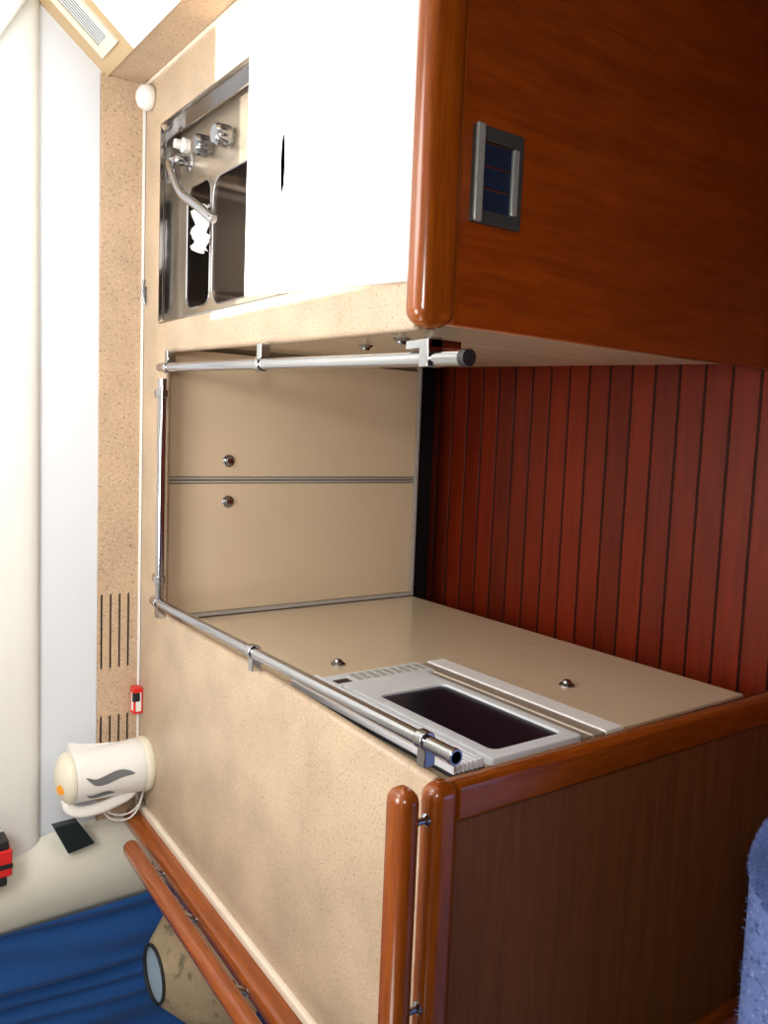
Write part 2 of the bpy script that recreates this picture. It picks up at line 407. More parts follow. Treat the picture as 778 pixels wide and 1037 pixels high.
# taps and spout
def tap(x, y, m, name='tap_knob'):
    bm = bmesh.new(); pr = [(0.017, 0), (0.017, 0.006), (0.026, 0.012), (0.0265, 0.042), (0.021, 0.050), (0.0, 0.051)]
    n = 48; rings = []
    for r, h in pr:
        if r == 0: rings.append([bm.verts.new((x, y, DZ + h))]); continue
        rings.append([bm.verts.new((x + (r * (1 + (0.05 if (i // 2) % 2 and 0.01 < h < 0.04 else 0))) * math.cos(2 * math.pi * i / n), y + (r * (1 + (0.05 if (i // 2) % 2 and 0.01 < h < 0.04 else 0))) * math.sin(2 * math.pi * i / n), DZ + h)) for i in range(n)])
    for A, C in zip(rings, rings[1:]):
        for j in range(n):
            k = (j + 1) % n
            if len(C) == 1: bm.faces.new((A[j], A[k], C[0]))
            else: bm.faces.new((A[j], A[k], C[k], C[j]))
    obj(name, bm, m, sk, smooth=35)
tap(1.268, -0.185, M['dark_chrome']); tap(1.262, -0.305, M['chrome'])  # front tap in brighter chrome: sunlight put into its finish
bm = bmesh.new(); lathe(bm, [(0.020, 0), (0.020, 0.018), (0.013, 0.024), (0.012, 0.04), (0, 0.042)], (1.31, -0.03, DZ)); obj('plug', bm, M['white_plastic'], sk, smooth=40, label='clear white plug knob')
bm = bmesh.new(); lathe(bm, [(0.022, 0), (0.022, 0.006), (0.015, 0.010), (0.013, 0.045), (0.009, 0.05), (0, 0.05)], (1.262, -0.055, DZ), n=24)
tube(bm, crv([(1.262, -0.05, 0.893), (1.262, 0.012 - 0.03, 0.905), (1.205, -0.075, 0.915), (1.150, -0.135, 0.915), (1.110, -0.215, 0.910), (1.075, -0.268, 0.899), (1.066, -0.282, 0.893)]), 0.012, 16)
obj('spout', bm, M['chrome'], sk, smooth=50)

# cloth hanging in the small bowl
bm = bmesh.new(); gx, gy = 14, 8; vs = []
for i in range(gx + 1):
    row = []
    for j in range(gy + 1):
        x = 1.005 + 0.120 * i / gx + 0.02 * j / gy; t = j / gy
        y = -0.196 + 0.118 * t + 0.006 * math.sin(i * 1.3); z = DZ + 0.010 - 0.012 * math.sin(t * 2.6) + 0.004 * math.sin(i * 1.1 + j) + 0.003 * math.sin(i * 2.3 - j * 1.7)
        row.append(bm.verts.new((x + 0.004 * math.sin(j * 0.9 + i * .7), y, z)))
    vs.append(row)
for i in range(gx):
    for j in range(gy): bm.faces.new((vs[i][j], vs[i + 1][j], vs[i + 1][j + 1], vs[i][j + 1]))
c = obj('dishcloth', bm, M['cloth'], smooth=80); md = c.modifiers.new('s', 'SOLIDIFY'); md.thickness = 0.002
tag(c, 'crumpled white cloth hanging over the divider of the sink bowls', 'cloth')

# white lid, the finger slot's darkness painted as a black inlay on top
lid = thing('cover_board', 'white gloss board covering the front of the sink opening', 'lid', (1.05, -0.83, H))
slot = [(1.092 + 0.062 * math.cos(a), -0.710 + 0.0095 * math.sin(a)) for a in [2 * math.pi * i / 28 for i in range(28)]]
bm = plate([[(0.846, -0.545), (1.40, -0.545), (1.40, -1.142), (0.806, -1.142)][::-1]], 0.014, 0.003, (0, 0, H + 0.0075), (1, 0, 0), (0, 1, 0))
obj('board', bm, M['white_lid'], lid, smooth=50)
bm = bmesh.new(); prism(bm, [(1.092 + 0.058 * math.cos(a), -0.710 + 0.0085 * math.sin(a)) for a in [2 * math.pi * i / 28 for i in range(28)]], H + 0.012, H + 0.0149); obj('slot_inlay', bm, M['slot_shade'], lid)

# ------------------------------------------------------------------ cabinets
def knob(parent, p, axis, m=None):
    bm = bmesh.new(); ax = Vector(axis)
    lathe(bm, [(0.018, 0), (0.018, 0.003), (0.014, 0.006), (0.011, 0.007), (0.011, 0.009), (0.008, 0.013), (0, 0.014)], p, ax, 24)
    obj('knob', bm, m or M['dark_chrome'], parent, smooth=40)

TOPZ = H - 0.0245
# --- back cabinet
bc = thing('back_cabinet', 'cream two-door galley cabinet across the back of the well', 'cabinet', (0.39, 0.05, FZ))
obj('carcass', B(0.001, 0.784, 0.016, 0.131, -0.004, TOPZ), M['carcass'], bc)
for x0, x1, kx in ((0.012, 0.392, 0.338), (0.412, 0.770, 0.458)):
    d = obj('door', B(x0, x1, 0.0, 0.015, 0.014, 0.890), M['door'], bc, bevel=0.002)
    knob(d, (kx, 0.0, 0.708), (0, -1, 0))
obj('metal_strip', B(0.394, 0.400, -0.003, 0.015, 0.014, 0.890), M['alu'], bc, bevel=0.001)
obj('metal_strip', B(0.404, 0.410, -0.003, 0.015, 0.014, 0.890), M['alu'], bc, bevel=0.001)
obj('metal_strip', B(0.0, 0.011, -0.004, 0.015, 0.0, 0.890), M['alu'], bc)
obj('metal_strip', B(0.012, 0.784, -0.004, 0.015, 0.001, 0.012), M['alu'], bc)
obj('plinth', B(-0.15, 0.95, 0.132, 0.145, FZ, -0.004), M['black_matte'], bc)
# --- left cabinet
lc = thing('left_cabinet', 'left galley cabinet with brown veneer end panel and teak edge mouldings', 'cabinet', (-0.35, -0.6, FZ))
YE = -1.27
bm = bmesh.new(); box(bm, -0.575, -0.018, -0.70, 0.13, 0.0, TOPZ); box(bm, -0.60, -0.018, -1.255, -0.70, 0.0, 0.43); box(bm, -0.60, -0.15, -1.255, 0.13, FZ, 0.0); box(bm, -0.62, -0.40, -1.255, -0.70, 0.43, TOPZ)
obj('carcass', bm, M['carcass'], lc)
d = obj('door', B(-0.017, -0.003, -0.688, -0.004, 0.006, 0.890), M['door'], lc, bevel=0.0015); knob(d, (-0.003, -0.607, 0.694), (1, 0, 0))
d = obj('door', B(-0.017, -0.003, -1.245, -0.692, 0.006, 0.430), M['door'], lc, bevel=0.0015); knob(d, (-0.003, -1.0, 0.322), (1, 0, 0))
obj('white_strip', B(-0.017, 0.000, -1.248, -0.692, 0.436, 0.486), M['trimwhite'], lc, bevel=0.002)
bm = plate([rect_loop(-0.745, -0.004, FZ, 0.93)], 0.016, 0.001, (0, YE + 0.008, 0), (1, 0, 0), (0, 0, 1))
obj('end_panel', bm, M['veneer'], lc)
bm = bmesh.new(); rounded_bar(bm, (0.004, YE - 0.0, 0.920), (-0.80, YE - 0.0, 0.920), 0.046, 0.056, 0.017)
obj('edge_moulding', bm, M['teak'], lc, smooth=50)
bm = bmesh.new(); sweep(bm, [(-0.034, YE - 0.006, FZ), (-0.034, YE - 0.006, 0.4), (-0.034, YE - 0.006, 0.893)], rrect(0.066, 0.030, 0.010), up=Vector((0, 1, 0)))
obj('corner_moulding', bm, M['teak_z'], lc, smooth=50)
bm = bmesh.new(); sweep(bm, [(-0.745, YE - 0.004, FZ), (-0.745, YE - 0.004, 0.893)], rrect(0.03, 0.030, 0.008), up=Vector((0, 1, 0)))
obj('corner_moulding', bm, M['teak_z'], lc, smooth=50)
# side fiddle: pale bead, raised teak moulding
def skew(y): return -0.613 - 0.066 * (0.13 - y)
bm = bmesh.new()
pr = [(skew(0.13) + 0.022, 0.12), (skew(-1.24) + 0.022, -1.24)]
sweep(bm, [(pr[0][0] + .008, pr[0][1], 0.924), (pr[1][0] + .014, pr[1][1], 0.924)], rrect(0.024, 0.016, 0.005))
obj('edge_bead', bm, M['bead_beige'], lc, smooth=50)
bm = bmesh.new(); rounded_bar(bm, (skew(0.13), 0.125, 0.937), (skew(-1.24), -1.24, 0.937), 0.046, 0.076, 0.019)
obj('edge_moulding', bm, M['teak_y'], lc, smooth=50)
bm = bmesh.new(); prism(bm, [(-0.60, 0.12), (skew(-1.24), -1.24), (skew(-1.24) - 0.014, -1.24), (-0.614, 0.12)], FZ, 0.90)
obj('side_panel', bm, M['veneer'], lc)

# --- right cabinet
rc = thing('right_cabinet', 'right galley cabinet with varnished reddish teak end panel', 'cabinet', (1.1, -0.5, FZ))
def rx(y): return 0.784 + 0.034 * y
def rbox(y0, y1, z0, z1, t0=0.0, t1=0.014):
    bm = bmesh.new(); prism(bm, [(rx(y0) + t0, y0), (rx(y1) + t0, y1), (rx(y1) + t1, y1), (rx(y0) + t1, y0)], z0, z1); return bm
for y0, y1, ky, kz in ((-0.005, -0.632, -0.597, 0.640), (-0.636, -0.870, -0.842, 0.716), (-0.874, -1.125, -0.925, 0.698)):
    d = obj('door', rbox(y0, y1, 0.008, 0.890), M['door'], rc, bevel=0.0015); knob(d, (rx(ky), ky, kz), (-1, 0, 0))
obj('carcass', rbox(-0.005, -1.12, 0.0, TOPZ, 0.015, 0.035), M['carcass'], rc)
obj('plinth', rbox(0.05, -1.12, FZ, 0.0, 0.15, 0.165), M['black_matte'], rc)
YR = -1.150
bm = plate([rect_loop(0.742, 1.75, FZ, 0.93)], 0.018, 0.001, (0, YR - 0.009, 0), (1, 0, 0), (0, 0, 1)); obj('end_panel', bm, M['panel_teak'], rc)
bm = bmesh.new(); rounded_bar(bm, (0.730, YR - 0.018, 0.902), (1.80, YR - 0.018, 0.902), 0.052, 0.080, 0.020); obj('edge_moulding', bm, M['teak'], rc, smooth=50)
bm = bmesh.new(); box(bm, 0.742, 1.72, YR - 0.024, YR - 0.018, 0.850, 0.861); obj('bead', bm, M['teak'], rc, bevel=0.002)
bm = bmesh.new(); box(bm, 1.318, 1.75, YR - 0.0215, YR - 0.018, FZ, 0.850); obj('side_board', bm, M['panel_teak'], rc, bevel=0.0015)

# courtesy light in the right end panel
cl = thing('courtesy_light', 'steel framed rectangular fitting with three dark blue segments in teak panel', 'light', (0.993, YR - 0.02, 0.71))
yp = YR - 0.0185
bm = plate([rect_loop(0.914, 1.072, 0.718, 0.828, 0.003, 2), rect_loop(0.936, 1.048, 0.734, 0.809, 0.003, 2)], 0.012, 0.002, (0, yp - 0.004, 0), (1, 0, 0), (0, 0, 1))
obj('frame', bm, M['fitting'], cl, smooth=40)
bm = bmesh.new(); box(bm, 0.914, 1.072, yp - 0.016, yp - 0.008, 0.812, 0.830); obj('top_bar', bm, M['fitting_light'], cl, bevel=0.003)
obj('lower_bar', B(0.937, 1.047, yp - 0.011, yp - 0.004, 0.728, 0.742), M['fitting_light'], cl, bevel=0.002)
for k in range(3):
    x = 0.9370 + k * 0.0370; obj('segment', B(x, x + 0.0345, yp - 0.005, yp, 0.7345, 0.8085), M['blue_glass'], cl, bevel=0.001)

# ------------------------------------------------------------------ microwave
mw = thing('microwave', 'white built-in microwave with black window in the left cabinet face', 'microwave', (-0.2, -0.97, 0.488))
obj('housing', B(-0.38, -0.012, -1.240, -0.705, 0.49, 0.872), M['carcass'], mw)
obj('lower_strip', B(-0.011, -0.003, -1.248, -0.700, 0.488, 0.522), M['mw_grey'], mw)
obj('lower_strip', B(-0.011, -0.003, -1.248, -0.700, 0.526, 0.552), M['mw_grey'], mw)
obj('trim_line', B(-0.011, -0.001, -1.248, -0.700, 0.522, 0.526), M['bead_beige'], mw)
dr = obj('door', plate([rect_loop(-1.248, -0.768, 0.555, 0.785, 0.006), rect_loop(-1.218, -0.868, 0.578, 0.756, 0.016)], 0.016, 0.002, (-0.004, 0, 0), (0, 1, 0), (0, 0, 1)), M['mw_white'], mw, smooth=40)
obj('window', B(-0.011, -0.001, -1.222, -0.864, 0.574, 0.760), M['black'], dr)
cp = obj('control_panel', B(-0.011, 0.002, -0.765, -0.692, 0.520, 0.800), M['mw_white'], mw, bevel=0.002)
obj('display', B(0.002, 0.003, -0.752, -0.728, 0.748, 0.785), M['black'], cp)
for k in range(9):
    for j in range(2):
        z = 0.535 + k * 0.0225; y = -0.750 + j * 0.024
        obj('button', B(0.002, 0.0035, y, y + 0.019, z, z + 0.0155), plain('button grey', (0.42, 0.41, 0.38), 0.5) if not (k or j) else bpy.data.materials['button grey'], cp)
lv = obj('vent_panel', B(-0.011, -0.006, -1.248, -0.692, 0.802, 0.876), M['black_matte'], mw)
for k in range(7):
    z = 0.806 + k * 0.0100
    obj('slat', B(-0.006, 0.010 - k * 0.0005, -1.247, -0.693, z, z + 0.0062), M['slat_metal'], lv)

# ------------------------------------------------------------------ chrome rails
ZR = 0.937
def bracket(parent, rp, out, name='bracket'):
    """plate standing on the worktop lip that holds the rail at rp; out points from rail to worktop"""
    rp = Vector(rp); out = Vector(out).normalized(); t = Vector((out.y, -out.x, 0))
    bm = bmesh.new()
    def P(a, b, c): return rp + out * a + t * b + Vector((0, 0, c))
    vs = [bm.verts.new(P(a, b, c)) for a in (0.004, 0.044) for b in (-0.0105, 0.0105) for c in (-0.0165, 0.006)]
    for f in ((0, 1, 3, 2), (4, 6, 7, 5), (0, 4, 5, 1), (2, 3, 7, 6), (0, 2, 6, 4), (1, 5, 7, 3)): bm.faces.new([vs[q] for q in f])
    tube(bm, [rp - t * 0.0105, rp + t * 0.0105], 0.0165, 20, up=Vector((0, 0, 1)))
    obj(name, bm, M['chrome'], parent, bevel=0.002)
lr = thing('chrome_rail', 'chrome rail along the left worktop edge with open pipe end above the microwave', 'rail', (0.066, -0.65, 0.90))
bm = bmesh.new(); a = Vector((0.066, -0.02, ZR)); b = Vector((0.064, -1.322, ZR)); 
nseg = 18; pr = circ(0.0125, nseg); sweep(bm, [a, b], pr, caps=False)
sweep(bm, [b, b + Vector((0, 0.03, 0))], circ(0.0098, nseg), caps=False)
# annular end
bm2 = bmesh.new(); obj('tube', bm, M['chrome'], lr, smooth=60)
lathe(bm2, [(0.0098, 0.0), (0.0125, 0.0), (0.0135, 0.001), (0.0135, 0.010), (0.0125, 0.011), (0.0098, 0.011)], (0.064, -1.325, ZR), (0, 1, 0), 24); 
for f in [f for f in bm2.faces if len(f.verts) > 4]: bm2.faces.remove(f)
obj('end_ring', bm2, M['chrome'], lr, smooth=40)
bm2 = bmesh.new(); lathe(bm2, [(0.0097, 0), (0.0097, 0.002)], (0.064, -1.29, ZR), (0, 1, 0), 24); obj('inner_stop', bm2, M['black_matte'], lr)
for y in (-0.055, -0.635, -1.245): bracket(lr, (0.066, y, ZR), (-1, 0, 0))
br = thing('chrome_rail', 'short chrome rail running along the back worktop edge', 'rail', (0.38, -0.07, 0.90))
bm = bmesh.new(); tube(bm, [(0.068, -0.066, ZR), (0.68, -0.066, ZR)], 0.0120, 18); obj('tube', bm, M['chrome'], br, smooth=60)
for x in (0.132, 0.640): 
    bm = bmesh.new(); tube(bm, [(x - .008, -0.066, ZR), (x + .008, -0.066, ZR)], 0.0145, 18); obj('collar', bm, M['dark_chrome'], br, smooth=40)
    bracket(br, (x, -0.066, ZR), (0, 1, 0))
rr = thing('chrome_rail', 'chrome rail along the right worktop edge with black plugged end', 'rail', (0.69, -0.65, 0.90))
def rrx(y): return 0.712 + 0.0295 * y
bm = bmesh.new(); tube(bm, [(rrx(-0.05), -0.05, ZR), (rrx(-1.30), -1.298, ZR)], 0.0125, 18); obj('tube', bm, M['chrome'], rr, smooth=60)
bm = bmesh.new(); tube(bm, [(rrx(-1.3), -1.297, ZR), (rrx(-1.32), -1.311, ZR)], 0.0132, 18); obj('end_plug', bm, M['rubber'], rr, smooth=40)
for y in (-0.105, -0.640): bracket(rr, (rrx(y), y, ZR), (1, 0, 0))
bm = bmesh.new(); box(bm, rrx(-1.22) - .014, rrx(-1.22) + 0.03, -1.232, -1.208, ZR - 0.014, ZR + 0.016); box(bm, rrx(-1.22) + 0.016, rrx(-1.22) + 0.03, -1.232, -1.168, ZR - 0.052, ZR + 0.012)
obj('bracket', bm, M['chrome'], rr, bevel=0.002)

# ------------------------------------------------------------------ teak grab rails
def standoff(parent, p0, p1):
    bm = bmesh.new(); d = Vector(p1) - Vector(p0); L = d.length
    lathe(bm, [(0.011, 0), (0.011, 0.003), (0.006, 0.007), (0.006, L - 0.007), (0.010, L - 0.003), (0.010, L)], p0, d, 16); obj('standoff', bm, M['dark_chrome'], parent, smooth=40)
fr = thing('grab_rail', 'varnished teak grab rail raised above the end panel, front edge of left worktop', 'handrail', (-0.4, -1.272, 0.948))
bm = bmesh.new(); rounded_bar(bm, (0.012, -1.274, 0.998), (-0.80, -1.274, 0.998), 0.054, 0.042, 0.019); obj('bar', bm, M['teak'], fr, smooth=50)
for x in (-0.055, -0.375, -0.66): standoff(fr, (x, -1.272, 0.947), (x, -1.272, 0.982))
sr = thing('grab_rail', 'varnished teak grab rail along the outboard side of left worktop, by the curtain', 'handrail', (-0.62, -0.55, 0.97))
def gx(y): return -0.583 - 0.070 * (-y) / 0.44 * 1.0 if y > -0.5 else -0.6625 - 0.055 * (-0.5 - y)
bm = bmesh.new(); rounded_bar(bm, (-0.592, -0.10, 1.028), (-0.678, -1.20, 1.028), 0.044, 0.042, 0.019); obj('bar', bm, M['teak_y'], sr, smooth=50)
for y in (-0.22, -0.44, -0.72, -1.0):
    xb = -0.592 - 0.078 * (-0.10 - y); standoff(sr, (skew(y), y, 0.973), (xb, y, 1.010))

# ------------------------------------------------------------------ left background
post = bmesh.new(); n = 14; A = []; C = []; cols = []
for i in range(n + 1):
    t = i / n; x = -0.612 - 0.30 * t; y = YB - 0.085 * math.sin(math.pi * min(1, t * 1.0)) ** 0.8 * (1 - .25 * t) - .002
    cols.append((x, y))
zs = [FZ, 0.9, 0.96, 1.05, 1.15, 1.22, 1.30, 1.45, 1.7, CEIL]
off = [0.0, 0.0, 0.0, -0.004, -0.010, -0.022, -0.045, -0.06, -0.07, -0.07]
rows = []
for z, o_ in zip(zs, off): rows.append([post.verts.new((x + o_ * (1 - i / n), y, z)) for i, (x, y) in enumerate(cols)])
for a, b in zip(rows, rows[1:]):
    for i in range(n): post.faces.new((a[i], a[i + 1], b[i + 1], b[i]))
struct('trim_9', post, M['post'], smooth=80)

cur = bmesh.new(); nx, nz = 260, 26; rows = []
for j in range(nz + 1):
    z = 0.35 + 1.35 * j / nz; r = []
    for i in range(nx + 1):
        x = -0.862 - 0.95 * i / nx
        y = 0.095 + 0.009 * math.sin(x * 95 + 1.6 * math.sin(z * 3) + 2.0 * math.sin(x * 23)) + 0.009 * math.sin(x * 37 + z * 3.2) - 0.03 * i / nx
        r.append(cur.verts.new((x + 0.02 * math.sin(z * 4 + 1) * (1 if i else 0), y, z)))
    rows.append(r)
for a, b in zip(rows, rows[1:]):
    for i in range(nx): cur.faces.new((a[i], a[i + 1], b[i + 1], b[i]))
c = obj('curtain', cur, M['curtain'], smooth=80); md = c.modifiers.new('s', 'SOLIDIFY'); md.thickness = 0.002
tag(c, 'deep blue gathered curtain hanging beyond the left worktop', 'curtain')

sh = thing('lampshade', 'mottled beige cone shade with dark rimmed opening before the blue curtain', 'lampshade', (-0.925, -0.20, FZ))
bm = bmesh.new(); lathe(bm, [(0.075, 0.188), (0.10, 0.165), (0.14, 0.125), (0.185, 0.075), (0.225, 0.025), (0.24, 0.0), (0.236, 0.0), (0.22, 0.025), (0.18, 0.075), (0.135, 0.125), (0.095, 0.165), (0.071, 0.186)], (-0.925, -0.20, 0.80), n=48)
for f in [f for f in bm.faces if len(f.verts) > 4]: bm.faces.remove(f)
obj('shade', bm, M['shade'], sh, smooth=60)
bm = bmesh.new(); sweep(bm, [(-0.925 + 0.074 * math.cos(a), -0.20 + 0.074 * math.sin(a), 0.989) for a in [2 * math.pi * i / 40 for i in range(40)]], circ(0.005, 8), closed=True); obj('rim', bm, M['black_matte'], sh, smooth=60)
bm = bmesh.new(); lathe(bm, [(0, 0), (0.074, 0.002), (0.074, 0.004), (0, 0.004)], (-0.925, -0.20, 0.979), n=32); obj('diffuser', bm, M['shade_in'], sh)
bm = bmesh.new(); lathe(bm, [(0.12, 0), (0.12, 0.02), (0.015, 0.05), (0.012, 0.7), (0.012, 1.10), (0, 1.11)], (-0.925, -0.20, FZ), n=24); obj('stem', bm, M['dark_chrome'], sh, smooth=40)

# dark socket plate on the cream post
bm = bmesh.new(); q4 = [(-0.577, 1.182), (-0.575, 1.116), (-0.651, 1.068), (-0.664, 1.142)]
A = [bm.verts.new((x, 0.068, z)) for x, z in q4]; C = [bm.verts.new((x, 0.100, z)) for x, z in q4]
bm.faces.new(A); bm.faces.new(C[::-1])
for i in range(4): j = (i + 1) % 4; bm.faces.new((A[i], A[j], C[j], C[i]))
s = obj('socket_plate', bm, M['socket'], bevel=0.002); tag(s, 'dark square plate on the cream post left of the kettle', 'plate')
rcase = thing('hanging_case', 'red and black case at the edge of the cream post, high above the kettle', 'case', (-0.625, 0.07, 1.30))
obj('body', B(-0.665, -0.590, 0.03, 0.10, 1.297, 1.42), M['red'], rcase, bevel=0.006)
obj('strap', B(-0.640, -0.628, 0.027, 0.030, 1.297, 1.42), M['black_matte'], rcase)
obj('side_cap', B(-0.590, -0.565, 0.032, 0.098, 1.305, 1.42), M['black_matte'], rcase, bevel=0.004)
obj('side_cap', B(-0.690, -0.665, 0.032, 0.098, 1.310, 1.42), M['black_matte'], rcase, bevel=0.006)

# ------------------------------------------------------------------ kettle
KC = Vector((-0.440, 0.066, H)); hd = Vector((-0.94, -0.34, 0)).normalized(); sd = Vector((hd.y, -hd.x, 0))
kt = thing('electric_kettle', 'white electric kettle with grey wave marks on the back left worktop', 'kettle', KC)
bm = bmesh.new(); lathe(bm, [(0.080, 0), (0.082, 0.004), (0.082, 0.014), (0.078, 0.022), (0, 0.022)], KC, n=48); obj('power_base', bm, M['cream_plastic'], kt, smooth=50)
bm = bmesh.new(); lathe(bm, [(0.077, 0.022), (0.079, 0.03), (0.078, 0.05), (0.0755, 0.10), (0.0735, 0.15), (0.0725, 0.195), (0.072, 0.222), (0, 0.223)], KC, n=48)
# spout
for i, (w, out, z) in enumerate(()): pass
sv = []
for k, (z, out, w) in enumerate(((0.06, 0.074, 0.004), (0.14, 0.082, 0.010), (0.190, 0.090, 0.018), (0.222, 0.099, 0.022))):
    c0 = KC + Vector((0, 0, z)); sv.append([bm.verts.new(c0 - hd * 0.05 + sd * (w + .012)), bm.verts.new(c0 - hd * (out - .012) + sd * w * .7), bm.verts.new(c0 - hd * out), bm.verts.new(c0 - hd * (out - .012) - sd * w * .7), bm.verts.new(c0 - hd * 0.05 - sd * (w + .012))])
for a, b in zip(sv, sv[1:]):
    for i in range(4): bm.faces.new((a[i], a[i + 1], b[i + 1], b[i]))
bm.faces.new(sv[-1]); bm.faces.new(sv[0][::-1])
obj('body', bm, M['white_plastic'], kt, smooth=50)
bm = bmesh.new(); lathe(bm, [(0.073, 0.223), (0.074, 0.234), (0.066, 0.246), (0.046, 0.258), (0.02, 0.264), (0, 0.265)], KC, n=48); ld = obj('lid', bm, M['cream_plastic'], kt, smooth=50)
bm = bmesh.new(); hp = []
for r, z in ((0.055, 0.238), (0.080, 0.234), (0.096, 0.214), (0.101, 0.18), (0.099, 0.145), (0.092, 0.110), (0.083, 0.075), (0.070, 0.050)):
    hp.append(KC + hd * r + Vector((0, 0, z)))
# smooth
sm = []
for i in range(len(hp) - 1):
    for k in range(4):
        t = k / 4; p0 = hp[max(i - 1, 0)]; p1 = hp[i]; p2 = hp[i + 1]; p3 = hp[min(i + 2, len(hp) - 1)]
        sm.append(0.5 * ((2 * p1) + (p2 - p0) * t + (2 * p0 - 5 * p1 + 4 * p2 - p3) * t * t + (3 * p1 - p0 - 3 * p2 + p3) * t ** 3))
sm.append(hp[-1])
sweep(bm, sm, rrect(0.032, 0.026, 0.011), up=sd); hn = obj('handle', bm, M['white_plastic'], kt, smooth=50)
def wave(name, c_ang, zc, L, amp, parent, rad, thick=0.012):
    bm = bmesh.new(); up = []; lo = []; n = 24
    for i in range(n + 1):
        t = i / n; z = zc - L / 2 + L * t; wdt = thick * math.sin(math.pi * t) ** 0.7 + 0.0006; ctr = amp * (math.sin(2 * math.pi * t) + 2.0 * max(0, (t - 0.82) / 0.18))
        for lst, sg in ((up, 1), (lo, -1)):
            a = c_ang + (ctr + sg * wdt) / 0.072; rr_ = rad(z) + 0.0008
            lst.append(bm.verts.new(KC + Vector((rr_ * math.cos(a), rr_ * math.sin(a), z))))
    for i in range(n): bm.faces.new((up[i], up[i + 1], lo[i + 1], lo[i]))
    obj(name, bm, M['grey_inlay'], parent)
def krad(z):
    K = [(0.022, 0.077), (0.03, 0.079), (0.05, 0.078), (0.10, 0.0755), (0.15, 0.0735), (0.195, 0.0725), (0.222, 0.072)]
    for (a, ra), (b_, rb) in zip(K, K[1:]):
        if a <= z <= b_: return ra + (rb - ra) * (z - a) / (b_ - a) + 0.0008
    return 0.074
wave('water_window', math.radians(-84), 0.130, 0.138, 0.006, kt, krad, 0.0125)
wave('grip_inlay', math.radians(-124), 0.155, 0.080, 0.003, kt, krad, 0.009)
bm = bmesh.new(); c0 = KC + Vector((-0.012, -0.040, 0.257)); lathe(bm, [(0.014, 0), (0.014, 0.004), (0, 0.006)], c0, Vector((0, -0.6, 0.8)), 20); obj('switch', bm, M['orange'], ld, smooth=40)
bm = bmesh.new()
for dz, dr in ((0.0, 0.0), (0.010, 0.016)):
    P = [KC + Vector(v) for v in ((-0.090 - dr*.2, 0.0, 0.150), (-0.125 - dr, -0.010, 0.115), (-0.140 - dr, -0.012, 0.082), (-0.138 - dr, -0.012, 0.050), (-0.118 - dr*.5, -0.012, 0.026), (-0.080, -0.010, 0.012))]
    s2 = []
    for i in range(len(P) - 1):
        for k in range(5):
            t = k / 5; p0 = P[max(i - 1, 0)]; p1 = P[i]; p2 = P[i + 1]; p3 = P[min(i + 2, len(P) - 1)]
            s2.append(0.5 * ((2 * p1) + (p2 - p0) * t + (2 * p0 - 5 * p1 + 4 * p2 - p3) * t * t + (3 * p1 - p0 - 3 * p2 + p3) * t ** 3))
    s2.append(P[-1]); tube(bm, s2, 0.003, 8)
obj('cord', bm, M['white_plastic'], kt, smooth=60)

KS = Matrix.Translation(KC) @ Matrix.Scale(0.98, 4) @ Matrix.Translation(-KC)
for o_ in list(kt.children_recursive): o_.data.transform(KS)

# small things on the worktop
rp = thing('small_packet', 'small red packet with white label on worktop below the splashback vents', 'packet', (-0.262, 0.118, H))
obj('box', B(-0.300, -0.222, 0.100, 0.134, H + 0.0005, H + 0.028), M['red'], rp, bevel=0.002)
obj('face_label', B(-0.292, -0.236, 0.099, 0.1, H + 0.006, H + 0.022), M['white_plastic'], rp)
obj('face_label', B(-0.290, -0.238, 0.104, 0.122, H + 0.028, H + 0.029), M['white_plastic'], rp)
obj('cap', B(-0.262, -0.236, 0.098, 0.110, H + 0.010, H + 0.030), M['black_matte'], rp, bevel=0.001)
bm = bmesh.new(); tube(bm, [(0.895, 0.112, H + .004), (0.93, 0.118, H + .010), (0.965, 0.120, H + .004)], 0.004, 10); box(bm, 0.905, 0.945, 0.106, 0.125, H + 0.0003, H + .004)
o_ = obj('metal_clip', bm, M['dark_chrome'], smooth=40); tag(o_, 'small dark metal clip lying at the back of worktop near the sink', 'clip')
bm = bmesh.new(); lathe(bm, [(0.030, 0.0), (0.034, 0.006), (0.034, 0.020), (0.028, 0.034), (0.014, 0.042), (0, 0.043)], (1.452, 0.085, H + .0005), n=32)
o_ = obj('dome_cap', bm, M['white_plastic'], smooth=60); tag(o_, 'round white plastic dome in the corner where splashbacks meet', 'dome')
bm = bmesh.new(); lathe(bm, [(0.010, 0), (0.010, 0.003), (0, 0.004)], (-0.565, 0.075, H + .0005), n=16); lathe(bm, [(0.006, 0.003), (0.006, 0.014), (0.011, 0.018), (0, 0.024)], (-0.565, 0.075, H + .0005), n=16)
o_ = obj('metal_stud', bm, M['dark_chrome'], smooth=40); tag(o_, 'small dark stud on worktop at the end of the teak moulding beside kettle', 'stud')

# ------------------------------------------------------------------ blue towelling seat
st = thing('seat', 'blue towelling covered seat in the near lower corner', 'seat', (-0.55, -1.9, FZ))
X0, X1, Y0, Y1, Z0, Z1 = -1.25, 0.02, -2.25, -1.540, 0.36, 0.50
bm = bmesh.new(); rings = []
base = rrect(X1 - X0, Y1 - Y0, 0.16, 10); cx, cy = (X0 + X1) / 2, (Y0 + Y1) / 2
prf = [(0.06, Z0), (0.02, Z0 + .01), (0.0, Z0 + .04), (0.0, Z1 - .06), (0.012, Z1 - .025), (0.035, Z1 - .006), (0.07, Z1), (0.14, Z1 + .004), (0.24, Z1 + .006)]
for ins, z in prf:
    sx = (X1 - X0 - 2 * ins) / (X1 - X0); sy = (Y1 - Y0 - 2 * ins) / (Y1 - Y0)
    rings.append([bm.verts.new((cx + x * sx, cy + y * sy, z)) for x, y in base])
